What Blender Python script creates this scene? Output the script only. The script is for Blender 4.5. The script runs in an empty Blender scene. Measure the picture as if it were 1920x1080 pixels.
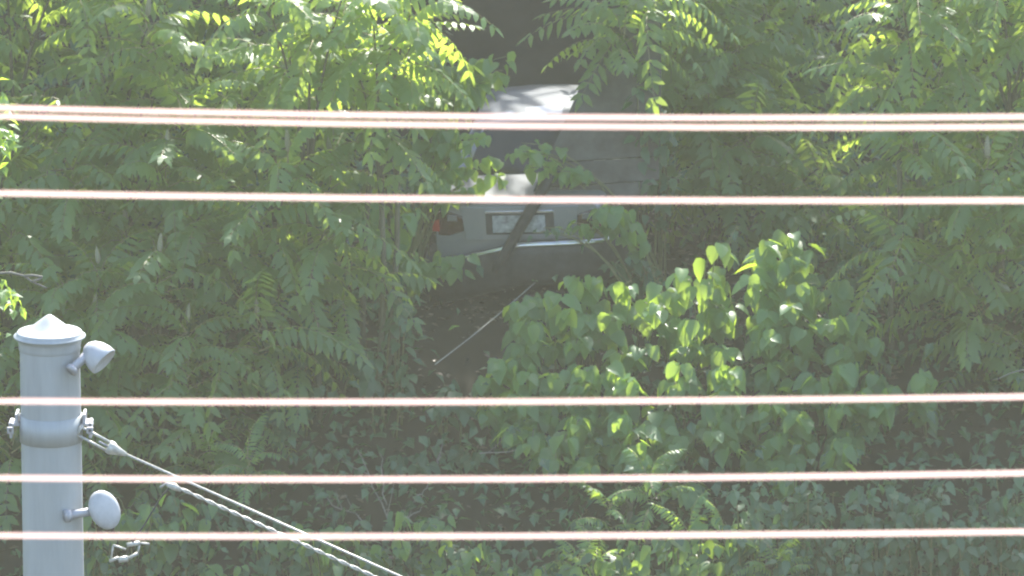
import bpy, bmesh, math, random
from math import radians as RAD, sin, cos, tan, pi, sqrt
from mathutils import Vector, Matrix, Euler, noise

random.seed(7)
SC = bpy.context.scene
COL = SC.collection

# ------------------------------------------------------------------ camera
FPX = 12000.0                      # focal length in photo pixels (1920 wide)
PITCH = RAD(13.0)
CAM_Z = 14.08
cam_d = bpy.data.cameras.new('camera')
cam = bpy.data.objects.new('camera', cam_d)
COL.objects.link(cam)
cam.location = (0, 0, CAM_Z)
cam.rotation_euler = (pi / 2 - PITCH, 0, 0)
cam_d.sensor_width = 36.0
cam_d.lens = 36.0 * FPX / 1920.0
cam_d.clip_start = 0.5
cam_d.clip_end = 2000
cam_d.dof.use_dof = True
cam_d.dof.focus_distance = 45.5
cam_d.dof.aperture_fstop = 6.0
SC.camera = cam

# ------------------------------------------------------------------ sky and sun
SUN_EL = RAD(48.0)
SUN_AZ = RAD(14.0)                 # measured from +Y (away from the camera) towards +X
SUN = Vector((sin(SUN_AZ) * cos(SUN_EL), cos(SUN_AZ) * cos(SUN_EL), sin(SUN_EL)))
world = bpy.data.worlds.new('World')
SC.world = world
world.use_nodes = True
wn = world.node_tree
bg = wn.nodes['Background']
sky = wn.nodes.new('ShaderNodeTexSky')
sky.sky_type = 'NISHITA'
sky.sun_disc = False
sky.sun_elevation = SUN_EL
sky.sun_rotation = SUN_AZ
sky.dust_density = 2.0
wn.links.new(sky.outputs[0], bg.inputs[0])
bg.inputs[1].default_value = 0.15
sun_d = bpy.data.lights.new('sun', 'SUN')
sun_d.energy = 4.2
sun_d.angle = RAD(0.55)
sun_d.color = (1.0, 0.95, 0.86)
sun_o = bpy.data.objects.new('sun', sun_d)
COL.objects.link(sun_o)
sun_o.rotation_euler = SUN.to_track_quat('Z', 'Y').to_euler()

vs = SC.view_settings
vs.view_transform = 'Standard'
vs.look = 'None'
vs.gamma = 1.0
vs.use_curve_mapping = False
vs.exposure = 1.85
SC.cycles.use_denoising = True
SC.cycles.filter_width = 2.0
SC.cycles.max_bounces = 8
SC.cycles.volume_bounces = 0
SC.cycles.transmission_bounces = 5

# ------------------------------------------------------------------ helpers
def at(px, py, Y):
    """point on the ray through photo pixel (px, py) at ground distance Y"""
    dx = (px - 960.0) / FPX
    dz = (540.0 - py) / FPX
    fy = cos(PITCH) + dz * sin(PITCH)
    fz = -sin(PITCH) + dz * cos(PITCH)
    t = Y / fy
    return Vector((dx * t, Y, CAM_Z + fz * t))

def to_px(p):
    d = Vector(p) - Vector((0, 0, CAM_Z))
    f = d.y * cos(PITCH) - d.z * sin(PITCH)
    u = d.y * sin(PITCH) + d.z * cos(PITCH)
    return 960 + FPX * d.x / f, 540 - FPX * u / f

def smooth(a, b, t):
    t = max(0.0, min(1.0, (t - a) / (b - a)))
    return t * t * (3 - 2 * t)

def ground(x, y):
    if y < 46: z = -8.0
    elif y < 59.3: z = -8.0 + (y - 46) * (8.0 / 13.3)
    elif y < 65.6: z = 0.02 * (y - 59.3)
    else: z = 0.126 + (y - 65.6) * 0.55
    z = min(z, 11.0)
    k = smooth(44, 48, y)
    n = noise.noise(Vector((x * 0.5, y * 0.5, 3.1))) * 0.10 + noise.noise(Vector((x * 1.7, y * 1.7, 8.0))) * 0.04
    return z + n * k

def pr(o, label=None, cat=None, group=None, kind=None):
    if label: o['label'] = label
    if cat: o['category'] = cat
    if group: o['group'] = group
    if kind: o['kind'] = kind
    return o

def empty(name, loc, label, cat, group=None, rot=(0, 0, 0)):
    o = bpy.data.objects.new(name, None)
    o.empty_display_size = 0.1
    COL.objects.link(o)
    o.location = loc
    o.rotation_euler = rot
    return pr(o, label, cat, group)

class MB:
    def __init__(self):
        self.v = []; self.f = []; self.m = []
    def add(self, vs, fs, mi=0):
        b = len(self.v)
        self.v.extend(vs)
        self.f.extend([tuple(b + i for i in f) for f in fs])
        self.m.extend([mi] * len(fs))
    def tube(self, pts, rad, n=6, mi=0, caps=True):
        pts = [Vector(p) for p in pts]
        if not hasattr(rad, '__len__'): rad = [rad] * len(pts)
        vs, fs = [], []
        prev = None
        for i, p in enumerate(pts):
            d = (pts[min(i + 1, len(pts) - 1)] - pts[max(i - 1, 0)]).normalized()
            if prev is None:
                a = d.orthogonal().normalized()
            else:
                a = (prev - d * prev.dot(d))
                a = a.normalized() if a.length > 1e-6 else d.orthogonal().normalized()
            prev = a
            b = d.cross(a)
            for k in range(n):
                t = 2 * pi * k / n
                vs.append(p + (a * cos(t) + b * sin(t)) * rad[i])
        for i in range(len(pts) - 1):
            for k in range(n):
                k2 = (k + 1) % n
                fs.append((i * n + k, i * n + k2, (i + 1) * n + k2, (i + 1) * n + k))
        if caps:
            fs.append(tuple(reversed(range(n))))
            fs.append(tuple((len(pts) - 1) * n + k for k in range(n)))
        self.add(vs, fs, mi)
    def box(self, c, s, rot=None, mi=0):
        vs = []
        for sx in (-.5, .5):
            for sy in (-.5, .5):
                for sz in (-.5, .5):
                    p = Vector((sx * s[0], sy * s[1], sz * s[2]))
                    if rot: p = rot @ p
                    vs.append(Vector(c) + p)
        self.add(vs, [(0, 1, 3, 2), (4, 6, 7, 5), (0, 4, 5, 1), (2, 3, 7, 6), (0, 2, 6, 4), (1, 5, 7, 3)], mi)
    def lathe(self, prof, n=32, M=None, mi=0):
        vs, fs = [], []
        for (r, z) in prof:
            for k in range(n):
                t = 2 * pi * k / n
                p = Vector((r * cos(t), r * sin(t), z))
                vs.append(M @ p if M else p)
        for i in range(len(prof) - 1):
            for k in range(n):
                k2 = (k + 1) % n
                fs.append((i * n + k, i * n + k2, (i + 1) * n + k2, (i + 1) * n + k))
        self.add(vs, fs, mi)
    def mesh(self, name, mats, smooth_=False):
        me = bpy.data.meshes.new(name)
        me.from_pydata([tuple(p) for p in self.v], [], self.f)
        for m in (mats if isinstance(mats, (list, tuple)) else [mats]): me.materials.append(m)
        if any(self.m): me.polygons.foreach_set('material_index', self.m)
        if smooth_: me.polygons.foreach_set('use_smooth', [True] * len(me.polygons))
        me.update()
        return me
    def build(self, name, mats, parent=None, smooth_=False, off=None, bevel=0, seg=2, auto=None):
        if off is not None: self.v = [Vector(p) - off for p in self.v]
        o = bpy.data.objects.new(name, self.mesh(name, mats, smooth_))
        COL.objects.link(o)
        o.parent = parent
        if bevel:
            b = o.modifiers.new('bevel', 'BEVEL'); b.width = bevel; b.segments = seg
            b.limit_method = 'ANGLE'; b.angle_limit = RAD(30)
        return o

def inst(name, me, parent, loc, rot, sc=1.0):
    o = bpy.data.objects.new(name, me)
    COL.objects.link(o)
    o.parent = parent
    o.location = loc
    o.rotation_euler = rot
    o.scale = (sc, sc, sc) if not hasattr(sc, '__len__') else sc
    return o

SUNSPOTS = [(690, 60, 58.0, 1.1), (560, 100, 58.0, .85), (790, 120, 58.0, .6), (450, 50, 58.0, .55), (1265, 550, 58.2, .58), (1290, 640, 58.0, .52), (1220, 715, 57.6, .5),
            (1125, 735, 57.6, .3), (1180, 690, 57.7, .2), (1340, 510, 58.4, .25), (1230, 30, 62.8, .45), (1660, 20, 58.6, .30), (1540, 390, 58.6, .16), (1530, 600, 58.0, .13), (535, 432, 58.0, .12), (1185, 880, 57, .18),
            (950, 190, 61.6, .35), (1050, 170, 61.9, .35), (1600, 165, 58.6, .15), (880, 360, 60.15, .3), (945, 358, 60.15, .22), (1310, 900, 56.6, .15)]
_r = random.Random(77)
for _ in range(20):    # scattered small gaps: glints on the upper shrubs
    SUNSPOTS.append((_r.uniform(-20, 850), _r.uniform(-30, 330), 58.0, _r.uniform(.03, .16)))
for _ in range(7):
    SUNSPOTS.append((_r.uniform(1500, 1920), _r.uniform(-30, 420), 58.6, _r.uniform(.02, .10)))
for _ in range(12):
    SUNSPOTS.append((_r.uniform(960, 1640), _r.uniform(470, 900), 58.0, _r.uniform(.01, .08)))
RAYS = [(at(a, b_, c), d_ + .2) for a, b_, c, d_ in SUNSPOTS]
KSPOTS = [(at(a, b_, c), d_) for a, b_, c, d_ in SUNSPOTS if 1100 < a < 1350 and 480 < b_ < 740 and d_ > .2]
def shades(p, slack=.9, near=.5, rays=None):
    """does a rosette at p stand in the way of one of the gaps the sun comes through"""
    for q, d_ in (rays or RAYS):
        v = p - q; t = v.dot(SUN)
        if t > near and (v - SUN * t).length < d_ * slack: return True
    return False

# ------------------------------------------------------------------ materials
def mat(name):
    m = bpy.data.materials.new(name)
    m.use_nodes = True
    nt = m.node_tree
    return m, nt, nt.nodes['Principled BSDF']

def plain(name, col, rough=0.5, metal=0.0, spec=0.5, nscale=0, namt=0.25, bump=0.0, coat=0.0, stretch=None):
    m, nt, b = mat(name)
    b.inputs['Base Color'].default_value = (*col, 1)
    b.inputs['Roughness'].default_value = rough
    b.inputs['Metallic'].default_value = metal
    b.inputs['Specular IOR Level'].default_value = spec
    b.inputs['Coat Weight'].default_value = coat
    if nscale:
        tc = nt.nodes.new('ShaderNodeTexCoord')
        n = nt.nodes.new('ShaderNodeTexNoise')
        n.inputs['Scale'].default_value = nscale
        n.inputs['Detail'].default_value = 6
        n.inputs['Roughness'].default_value = 0.65
        if stretch:
            mp = nt.nodes.new('ShaderNodeMapping'); mp.inputs['Scale'].default_value = stretch
            nt.links.new(tc.outputs['Object'], mp.inputs['Vector']); nt.links.new(mp.outputs[0], n.inputs['Vector'])
        else:
            nt.links.new(tc.outputs['Object'], n.inputs['Vector'])
        r = nt.nodes.new('ShaderNodeValToRGB')
        r.color_ramp.elements[0].position = 0.3
        r.color_ramp.elements[1].position = 0.72
        r.color_ramp.elements[0].color = (*[c * (1 - namt) for c in col], 1)
        r.color_ramp.elements[1].color = (*[min(1, c * (1 + namt)) for c in col], 1)
        nt.links.new(n.outputs['Fac'], r.inputs[0])
        nt.links.new(r.outputs[0], b.inputs['Base Color'])
        if bump:
            bp = nt.nodes.new('ShaderNodeBump')
            bp.inputs['Strength'].default_value = bump
            bp.inputs['Distance'].default_value = 0.02
            nt.links.new(n.outputs['Fac'], bp.inputs['Height'])
            nt.links.new(bp.outputs[0], b.inputs['Normal'])
    return m

def leaf_mat(name, c1, c2, tr, trans=0.4, rough=0.38, spec=0.5):
    m, nt, b = mat(name)
    oi = nt.nodes.new('ShaderNodeObjectInfo')
    geo = nt.nodes.new('ShaderNodeNewGeometry')
    add = nt.nodes.new('ShaderNodeMath'); add.operation = 'ADD'
    nt.links.new(oi.outputs['Random'], add.inputs[0])
    nt.links.new(geo.outputs['Random Per Island'], add.inputs[1])
    half = nt.nodes.new('ShaderNodeMath'); half.operation = 'MULTIPLY'; half.inputs[1].default_value = 0.5
    nt.links.new(add.outputs[0], half.inputs[0])
    tc = nt.nodes.new('ShaderNodeTexCoord')
    nz = nt.nodes.new('ShaderNodeTexNoise'); nz.inputs['Scale'].default_value = 35; nz.inputs['Detail'].default_value = 3
    nt.links.new(tc.outputs['Object'], nz.inputs['Vector'])
    mx = nt.nodes.new('ShaderNodeMath'); mx.operation = 'MULTIPLY_ADD'; mx.inputs[1].default_value = 0.4; mx.inputs[2].default_value = -0.2
    nt.links.new(nz.outputs['Fac'], mx.inputs[0])
    ad2 = nt.nodes.new('ShaderNodeMath'); ad2.operation = 'ADD'; ad2.use_clamp = True
    nt.links.new(half.outputs[0], ad2.inputs[0]); nt.links.new(mx.outputs[0], ad2.inputs[1])
    r = nt.nodes.new('ShaderNodeValToRGB')
    r.color_ramp.elements[0].position = 0.15
    r.color_ramp.elements[1].position = 0.85
    r.color_ramp.elements[0].color = (*c1, 1)
    r.color_ramp.elements[1].color = (*c2, 1)
    nt.links.new(ad2.outputs[0], r.inputs[0])
    nt.links.new(r.outputs[0], b.inputs['Base Color'])
    b.inputs['Roughness'].default_value = rough
    b.inputs['Specular IOR Level'].default_value = spec
    t = nt.nodes.new('ShaderNodeBsdfTranslucent')
    t.inputs[0].default_value = (*tr, 1)
    mix = nt.nodes.new('ShaderNodeMixShader')
    mix.inputs[0].default_value = trans
    nt.links.new(b.outputs[0], mix.inputs[1])
    nt.links.new(t.outputs[0], mix.inputs[2])
    nt.links.new(mix.outputs[0], nt.nodes['Material Output'].inputs[0])
    return m

M = {}
M['sumac'] = leaf_mat('sumac_leaf', (0.046, 0.100, 0.056), (0.082, 0.158, 0.080), (0.60, 0.80, 0.09), 0.47, spec=0.4)
M['knot'] = leaf_mat('knotweed_leaf', (0.062, 0.132, 0.070), (0.104, 0.200, 0.098), (0.56, 0.80, 0.07), 0.46, spec=0.4)
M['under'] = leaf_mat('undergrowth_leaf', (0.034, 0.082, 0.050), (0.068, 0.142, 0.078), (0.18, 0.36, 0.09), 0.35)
M['canopy'] = leaf_mat('canopy_leaf', (0.035, 0.065, 0.025), (0.06, 0.10, 0.04), (0.12, 0.20, 0.04), 0.25)
M['litter'] = leaf_mat('dry_leaf', (0.10, 0.075, 0.05), (0.18, 0.14, 0.10), (0.10, 0.08, 0.05), 0.15)
M['rachis'] = plain('rachis', (0.22, 0.20, 0.10), 0.5)
M['stem'] = plain('stem', (0.10, 0.095, 0.06), 0.7, nscale=20)
M['knot_stem'] = plain('knot_stem', (0.14, 0.15, 0.06), 0.5, nscale=25)
M['bark'] = plain('bark', (0.07, 0.06, 0.05), 0.9, nscale=12, namt=0.45, bump=0.6)
M['dead'] = plain('dead_wood', (0.19, 0.18, 0.155), 0.85, nscale=30, namt=0.35, bump=0.3)
M['seed'] = plain('seed_head', (0.26, 0.26, 0.17), 0.85, nscale=90, namt=0.4, bump=0.6)
M['soil'] = plain('soil', (0.028, 0.025, 0.018), 1.0, spec=0.1, nscale=1.6, namt=0.5, bump=0.5)
M['board'] = plain('weathered_board', (0.085, 0.083, 0.075), 0.9, spec=0.2, nscale=5, namt=0.35, bump=0.3)
M['silver'] = plain('silver_paint', (0.20, 0.215, 0.23), 0.34, 0.3, 0.5, nscale=3, namt=0.10, coat=0.6)
M['plastic'] = plain('bumper_plastic', (0.040, 0.041, 0.041), 0.55, spec=0.3, nscale=8, namt=0.4)
M['black'] = plain('black_rubber', (0.012, 0.012, 0.012), 0.8, nscale=10)
M['glass'] = plain('car_glass', (0.012, 0.016, 0.016), 0.12, 0.0, 0.35)
M['red'] = plain('red_lens', (0.35, 0.015, 0.012), 0.15, 0, 0.6, coat=0.5)
M['darkred'] = plain('dark_lens', (0.045, 0.012, 0.012), 0.15, 0, 0.6, coat=0.5)
M['clear'] = plain('reverse_lens', (0.16, 0.16, 0.16), 0.2, 0, 0.6)
M['chrome'] = plain('chrome', (0.55, 0.56, 0.58), 0.22, 0.9)
M['plate'] = plain('number_plate', (0.30, 0.32, 0.32), 0.45, 0, 0.5, nscale=18, namt=0.55)
M['rim'] = plain('wheel_rim', (0.35, 0.35, 0.36), 0.35, 0.8)
M['galv'] = plain('galvanised_steel', (0.34, 0.37, 0.38), 0.55, 0.15, 0.4, nscale=9, namt=0.13, stretch=(1, 1, .12))
M['galv_dark'] = plain('galvanised_bracket', (0.36, 0.37, 0.40), 0.5, 0.3, 0.4, nscale=9, namt=0.2)
M['lamp'] = plain('lamp_housing', (0.42, 0.44, 0.46), 0.45, 0.0, 0.5, nscale=8, namt=0.2)
M['strand'] = plain('steel_strand', (0.46, 0.46, 0.42), 0.5, 0.3, nscale=40, namt=0.3)
M['wire'] = plain('wire_jacket_sunglow', (0.64, 0.38, 0.32), 0.4, 0.0, 0.5, nscale=3, namt=0.1)
_nt = M['wire'].node_tree
_t = _nt.nodes.new('ShaderNodeBsdfTranslucent'); _t.inputs[0].default_value = (0.98, 0.85, 0.82, 1)  # translucency added so the wires glow white like a sun highlight
_m = _nt.nodes.new('ShaderNodeMixShader'); _m.inputs[0].default_value = 0.70
_nt.links.new(_nt.nodes['Principled BSDF'].outputs[0], _m.inputs[1]); _nt.links.new(_t.outputs[0], _m.inputs[2])
_nt.links.new(_m.outputs[0], _nt.nodes['Material Output'].inputs[0])
M['rope'] = plain('tow_cable', (0.30, 0.30, 0.27), 0.6, 0.2, nscale=30)
M['tarred'] = plain('dark_timber', (0.022, 0.022, 0.020), 0.8, nscale=14, namt=0.5, bump=0.4)

# ------------------------------------------------------------------ ground
def build_ground():
    xs = [-160, -100, -60, -40, -25, -15, -10] + [-8 + i * 0.25 for i in range(65)] + [10, 15, 25, 40, 60, 100, 160]
    ys = [-60, -20, 10, 30, 40, 44] + [45 + i * 0.25 for i in range(120)] + [76, 78, 80, 84, 88, 95, 110, 140, 180]
    vs = [(x, y, ground(x, y)) for y in ys for x in xs]
    n = len(xs)
    fs = [(j * n + i, j * n + i + 1, (j + 1) * n + i + 1, (j + 1) * n + i) for j in range(len(ys) - 1) for i in range(n - 1)]
    b = MB(); b.add(vs, fs)
    o = b.build('ground', M['soil'], smooth_=True)
    o['kind'] = 'structure'
build_ground()

# ------------------------------------------------------------------ leaf shapes
def leaf_mesh(name, L, W, m, fold=0.25, curl=0.25, seed=0):
    rnd = random.Random(seed)
    T = [0.0, 0.10, 0.32, 0.62, 0.85, 1.0]
    Wd = [0.12, 0.40, 0.50, 0.36, 0.16, 0.0]
    b = MB()
    vs = []
    for t, w in zip(T, Wd):
        y = t * L - (0.03 * L if t == 0 else 0)
        z = -curl * L * t * t
        j = rnd.uniform(-.03, .03) * W
        vs += [(-w * W, y - (0.06 * L if 0 < t < .2 else 0), z + abs(w) * W * fold + j), (0, y if t else 0.0, z), (w * W, y - (0.06 * L if 0 < t < .2 else 0), z + abs(w) * W * fold - j)]
    fs = []
    for i in range(5):
        a = 3 * i
        if i < 4:
            fs += [(a, a + 1, a + 4, a + 3), (a + 1, a + 2, a + 5, a + 4)]
        else:
            fs += [(a, a + 1, a + 4), (a + 1, a + 2, a + 4)]
    b.add(vs[:-3] + [vs[-3 + 0], vs[-2], vs[-1]], fs)
    return b.mesh(name, m, True)

def frond_mesh(name, L, pairs, ll, lw, rise, droop, seed, m=None, leaf_droop=0.55):
    rnd = random.Random(seed)
    b = MB()
    def P(t): return Vector((0.03 * L * sin(t * 3 + seed), L * t * (1 - 0.10 * t), L * (rise * t - droop * t * t)))
    pts = [P(i / 6) for i in range(7)]
    b.tube(pts, [0.006 * (1 - 0.75 * i / 6) for i in range(7)], 3, 1, False)
    def leaflet(p, d, up, l, w):
        d = d.normalized(); s = d.cross(up).normalized(); n = s.cross(d)
        q = rnd.uniform(.12, .3)
        vs = [p, p + d * l * .30 - s * w * .5 - n * l * q * .05, p + d * l * .30 + s * w * .5 - n * l * q * .05,
              p + d * l * .68 - s * w * .36 - n * l * q * .45, p + d * l * .68 + s * w * .36 - n * l * q * .45, p + d * l - n * l * q]
        b.add(vs, [(0, 2, 1), (1, 2, 4, 3), (3, 4, 5)], 0)
    for k in range(pairs):
        t = 0.16 + 0.82 * k / (pairs - 1)
        p = P(t); tg = (P(t + .02) - P(t - .02)).normalized()
        sz = (0.62 + 0.5 * sin(pi * min(1, (t + .1)) * .9)) * rnd.uniform(.88, 1.1)
        for s in (-1, 1):
            side = Vector((s, 0, 0))
            up = side.cross(tg) * s
            if up.z < 0 and abs(up.z) > .2: up = -up
            d = side + tg * rnd.uniform(.25, .5) - Vector((0, 0, 1)) * rnd.uniform(.3, 1.0) * leaf_droop * 1.6
            leaflet(p, d, up, ll * sz, lw)
    leaflet(P(1), P(1) - P(.96), Vector((0, 0.3, 1)), ll * .8, lw)
    return b.mesh(name, [m or M['sumac'], M['rachis']], False)

FRONDS = [frond_mesh('frond', random.uniform(.68, 1.0), random.choice((9, 10, 11)), random.uniform(.17, .215), random.uniform(.060, .078),
                     random.uniform(.25, .75), random.uniform(.45, 1.15), i) for i in range(12)]
FERNS = [frond_mesh('frond', random.uniform(.4, .55), 13, random.uniform(.10, .12), .028, random.uniform(.5, .8), random.uniform(.5, 1.0), 40 + i, M['knot']) for i in range(5)]
KLEAF = [leaf_mesh('leaf', random.uniform(.16, .23), random.uniform(.135, .18), M['knot'], random.uniform(.1, .4), random.uniform(.1, .4), i) for i in range(8)]
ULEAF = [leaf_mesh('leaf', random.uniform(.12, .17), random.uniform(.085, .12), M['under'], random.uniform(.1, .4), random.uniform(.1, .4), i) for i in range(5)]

def seed_mesh(seed):
    b = MB(); rnd = random.Random(seed)
    pr_ = [(0.0, 0.0), (.022, .02), (.032, .06), (.03, .11), (.021, .16), (.009, .20), (0.0, .215)]
    b.lathe(pr_, 7)
    b.v = [Vector(p) * 1.0 + Vector((rnd.uniform(-.005, .005), rnd.uniform(-.005, .005), 0)) for p in b.v]
    return b.mesh('seed_head', M['seed'], True)
SEEDS = [seed_mesh(i) for i in range(3)]

# ------------------------------------------------------------------ car
def build_car():
    base = at(984, 585, 60.0)
    gz = ground(base.x, 60.5)
    root = empty('crashed_car', (base.x, 60.0, gz), 'silver car seen from behind, half buried in the bushes under a leaning panel', 'car',
                 rot=(RAD(3.5), RAD(-2.5), RAD(-7.0)))
    # lower body: lofted half sections mirrored
    S = [  # y, bottom z, half width at sill, half width at shoulder, shoulder z, top z, half width of top
        (0.00, .40, .76, .80, .86, 1.02, .70),
        (0.05, .36, .80, .84, .88, 1.05, .74),
        (0.30, .30, .84, .88, .90, 1.08, .76),
        (0.80, .24, .86, .90, .92, 1.12, .78),
        (1.60, .22, .87, .905, .92, 1.06, .80),
        (2.90, .22, .87, .905, .90, 1.02, .80),
        (3.30, .22, .87, .90, .86, .96, .76),
        (4.20, .25, .84, .87, .74, .84, .70),
        (4.55, .34, .76, .78, .64, .70, .62)]
    b = MB(); vs = []; n = None
    for (y, zb, ws, wh, zh, zt, wt) in S:
        half = [(0, zb), (ws * .85, zb), (ws, zb + .10), (wh, zb + (zh - zb) * .55), (wh * .995, zh), (wt + (wh - wt) * .35, zt - .03), (wt, zt), (wt * .5, zt + .018), (0, zt + .024)]
        ring = half + [(-x, z) for (x, z) in reversed(half[1:-1])]
        n = len(ring)
        vs += [(x, y, z) for x, z in ring]
    fs = []
    for i in range(len(S) - 1):
        for k in range(n):
            k2 = (k + 1) % n
            fs.append((i * n + k, i * n + k2, (i + 1) * n + k2, (i + 1) * n + k))
    fs.append(tuple(range(n))); fs.append(tuple(reversed([(len(S) - 1) * n + k for k in range(n)])))
    b.add(vs, fs)
    b.build('body', M['silver'], root, bevel=.02, seg=2)
    # cabin pillars and roof
    def ring(y0, y1, hw0, hw1, z, r=.1):
        return [(-hw0 + r, y0, z), (hw0 - r, y0, z), (hw0, y0 + r, z), (hw1, y1 - r, z), (hw1 - r, y1, z), (-hw1 + r, y1, z), (-hw1, y1 - r, z), (-hw0, y0 + r, z)]
    R = [ring(.74, 3.15, .76, .76, 1.08), ring(.98, 2.85, .68, .68, 1.32), ring(1.20, 2.55, .57, .57, 1.51)]
    b = MB(); vs = sum(R, []); fs = []
    for i in range(2):
        for k in range(8):
            fs.append((i * 8 + k, i * 8 + (k + 1) % 8, (i + 1) * 8 + (k + 1) % 8, (i + 1) * 8 + k))
    b.add(vs, fs)
    b.build('cabin', M['silver'], root, bevel=.015)
    b = MB()
    top = []
    for j in range(7):
        y = 1.17 + j * (2.58 - 1.17) / 6
        for i in range(7):
            x = -.58 + i * 1.16 / 6
            top.append((x, y, 1.512 + .045 * (1 - (x / .58) ** 2) + .03 * (1 - ((y - 1.9) / .75) ** 2)))
    b.add(top, [(j * 7 + i, j * 7 + i + 1, (j + 1) * 7 + i + 1, (j + 1) * 7 + i) for j in range(6) for i in range(6)])
    r = b.build('roof', M['silver'], root, smooth_=True)
    so = r.modifiers.new('solid', 'SOLIDIFY'); so.thickness = .03; so.offset = -1
    def pane(name, q, m, t=.012, parent=root):
        b = MB(); q = [Vector(p) for p in q]
        nn = (q[1] - q[0]).cross(q[3] - q[0]).normalized()
        b.add(q + [p + nn * t for p in q], [(3, 2, 1, 0), (4, 5, 6, 7), (0, 1, 5, 4), (1, 2, 6, 5), (2, 3, 7, 6), (3, 0, 4, 7)])
        return b.build(name, m, parent, bevel=.004)
    pane('rear_window', [(-.61, .765, 1.12), (.61, .765, 1.12), (.46, 1.185, 1.49), (-.46, 1.185, 1.49)], M['glass'])
    for s in (-1, 1):
        q = [(s * .755, 1.0, 1.11), (s * .755, 2.85, 1.11), (s * .588, 2.42, 1.47), (s * .588, 1.32, 1.47)]
        pane('side_window', q if s > 0 else q[::-1], M['glass'])
        pane('door_handle', [(s * .905, 1.75, .84), (s * .905, 1.93, .84), (s * .905, 1.93, .87), (s * .905, 1.75, .87)][::s], M['chrome'], .025)
    # trunk lid with plate recess
    lid = pane('trunk_lid', [(-.53, -.001, .70), (.53, -.001, .70), (.57, .004, 1.025), (-.57, .004, 1.025)], M['silver'], .022)
    pane('plate_recess', [(-.33, -.025, .755), (.33, -.025, .755), (.33, -.025, .965), (-.33, -.025, .965)], M['plastic'], .003, lid)
    pane('number_plate', [(-.265, -.030, .775), (.245, -.030, .775), (.245, -.030, .945), (-.265, -.030, .945)], M['plate'], .006, lid)
    pane('trim_strip', [(-.33, -.026, .968), (.33, -.026, .968), (.33, -.026, .993), (-.33, -.026, .993)], M['chrome'], .02, lid)
    # spoiler ledge along the back of the deck
    b = MB(); b.tube([(-.66, .05, 1.045), (-.3, .015, 1.068), (0, .008, 1.072), (.3, .015, 1.068), (.66, .05, 1.045)], .018, 8)
    b.build('spoiler_lip', M['silver'], root, True)
    # tail lights wrap the corners
    for s in (-1, 1):
        b = MB()
        xs = [(.56, -.028), (.70, -.022), (.80, .0), (.858, .06), (.882, .20)]
        vs = []
        for (x, y) in xs:
            lo = .75 + (.04 if x < .6 else 0); hi = .985 - (.05 if x < .6 else 0)
            vs += [(s * x, y, lo), (s * x, y, hi), (s * x * .96, y + .06, lo), (s * x * .96, y + .06, hi)]
        fs = []
        for i in range(4):
            a = 4 * i
            fs += [(a, a + 4, a + 5, a + 1), (a + 2, a + 3, a + 7, a + 6), (a + 1, a + 5, a + 7, a + 3), (a, a + 2, a + 6, a + 4)]
        fs += [(0, 1, 3, 2), (16, 18, 19, 17)]
        b.add(vs, fs)
        tl = b.build('tail_light', M['darkred'], root, bevel=.008)
        pane('red_reflector', [(s * .845, -.012, .80), (s * .775, -.022, .80), (s * .775, -.022, .92), (s * .845, -.012, .90)][::(-1 if s > 0 else 1)], M['red'], .028, tl)
        pane('reverse_lens', [(s * .70, -.035, .90), (s * .60, -.040, .90), (s * .61, -.040, .955), (s * .70, -.035, .965)][::(-1 if s > 0 else 1)], M['clear'], .012, tl)
    # bumper, sagging at its left end
    path = [(-.93, .62), (-.925, .30), (-.89, .10), (-.78, -.04), (-.5, -.105), (0, -.13), (.5, -.105), (.78, -.04), (.89, .10), (.925, .30), (.93, .62)]
    prof = [(0.06, .69), (-.01, .685), (-.05, .655), (-.06, .60), (-.055, .46), (-.03, .34), (.02, .28), (.10, .26)]
    vs = []
    for i, (x, y) in enumerate(path):
        a = Vector(path[max(i - 1, 0)]); c = Vector(path[min(i + 1, len(path) - 1)])
        tg = (c - a).normalized(); nr = Vector((tg.y, -tg.x))
        for (d, z) in prof:
            sag = -.20 * smooth(.1, -.95, x)
            vs.append((x - nr.x * d, y - nr.y * d, z + sag))
    k = len(prof)
    b = MB(); b.add(vs, [(i * k + j, (i + 1) * k + j, (i + 1) * k + j + 1, i * k + j + 1) for i in range(len(path) - 1) for j in range(k - 1)])
    bp = b.build('bumper', M['plastic'], root, smooth_=True)
    so = bp.modifiers.new('solid', 'SOLIDIFY'); so.thickness = .02; so.offset = 0
    b = MB(); pts = []
    for (x, y) in path[3:10]:
        pts.append((x, y - .035 + (.02 if abs(x) > .8 else 0), .688 - .20 * smooth(.1, -.95, x)))
    b.tube(pts, [.018, .026, .03, .032, .032, .026, .015], 8)
    b.build('bumper_trim', M['chrome'], bp, True)
    # underside, exhaust and wheels
    b = MB(); b.box((0, 1.9, .28), (1.5, 3.6, .12)); b.build('underbody', M['black'], root)
    b = MB(); b.tube([(.48, -.02, .27), (.48, .6, .27)], .035, 12); b.build('exhaust', M['chrome'], root, True)
    for (x, y) in ((-.79, .98), (.79, .98), (-.79, 3.7), (.79, 3.7)):
        b = MB()
        Mx = Matrix.Translation((x, y, .32)) @ Matrix.Rotation(pi / 2, 4, 'Y')
        b.lathe([(.20, -.10), (.29, -.105), (.315, -.08), (.325, 0), (.315, .08), (.29, .105), (.20, .10)], 28, Mx)
        w = b.build('wheel', M['black'], root, True)
        b = MB(); b.lathe([(0, -.085), (.05, -.09), (.15, -.07), (.195, -.095), (.20, -.09), (.20, .09), (.195, .095), (.15, .07), (.05, .09), (0, .085)], 20, Mx)
        b.build('rim', M['rim'], w, True)
    return root
build_car()

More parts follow.
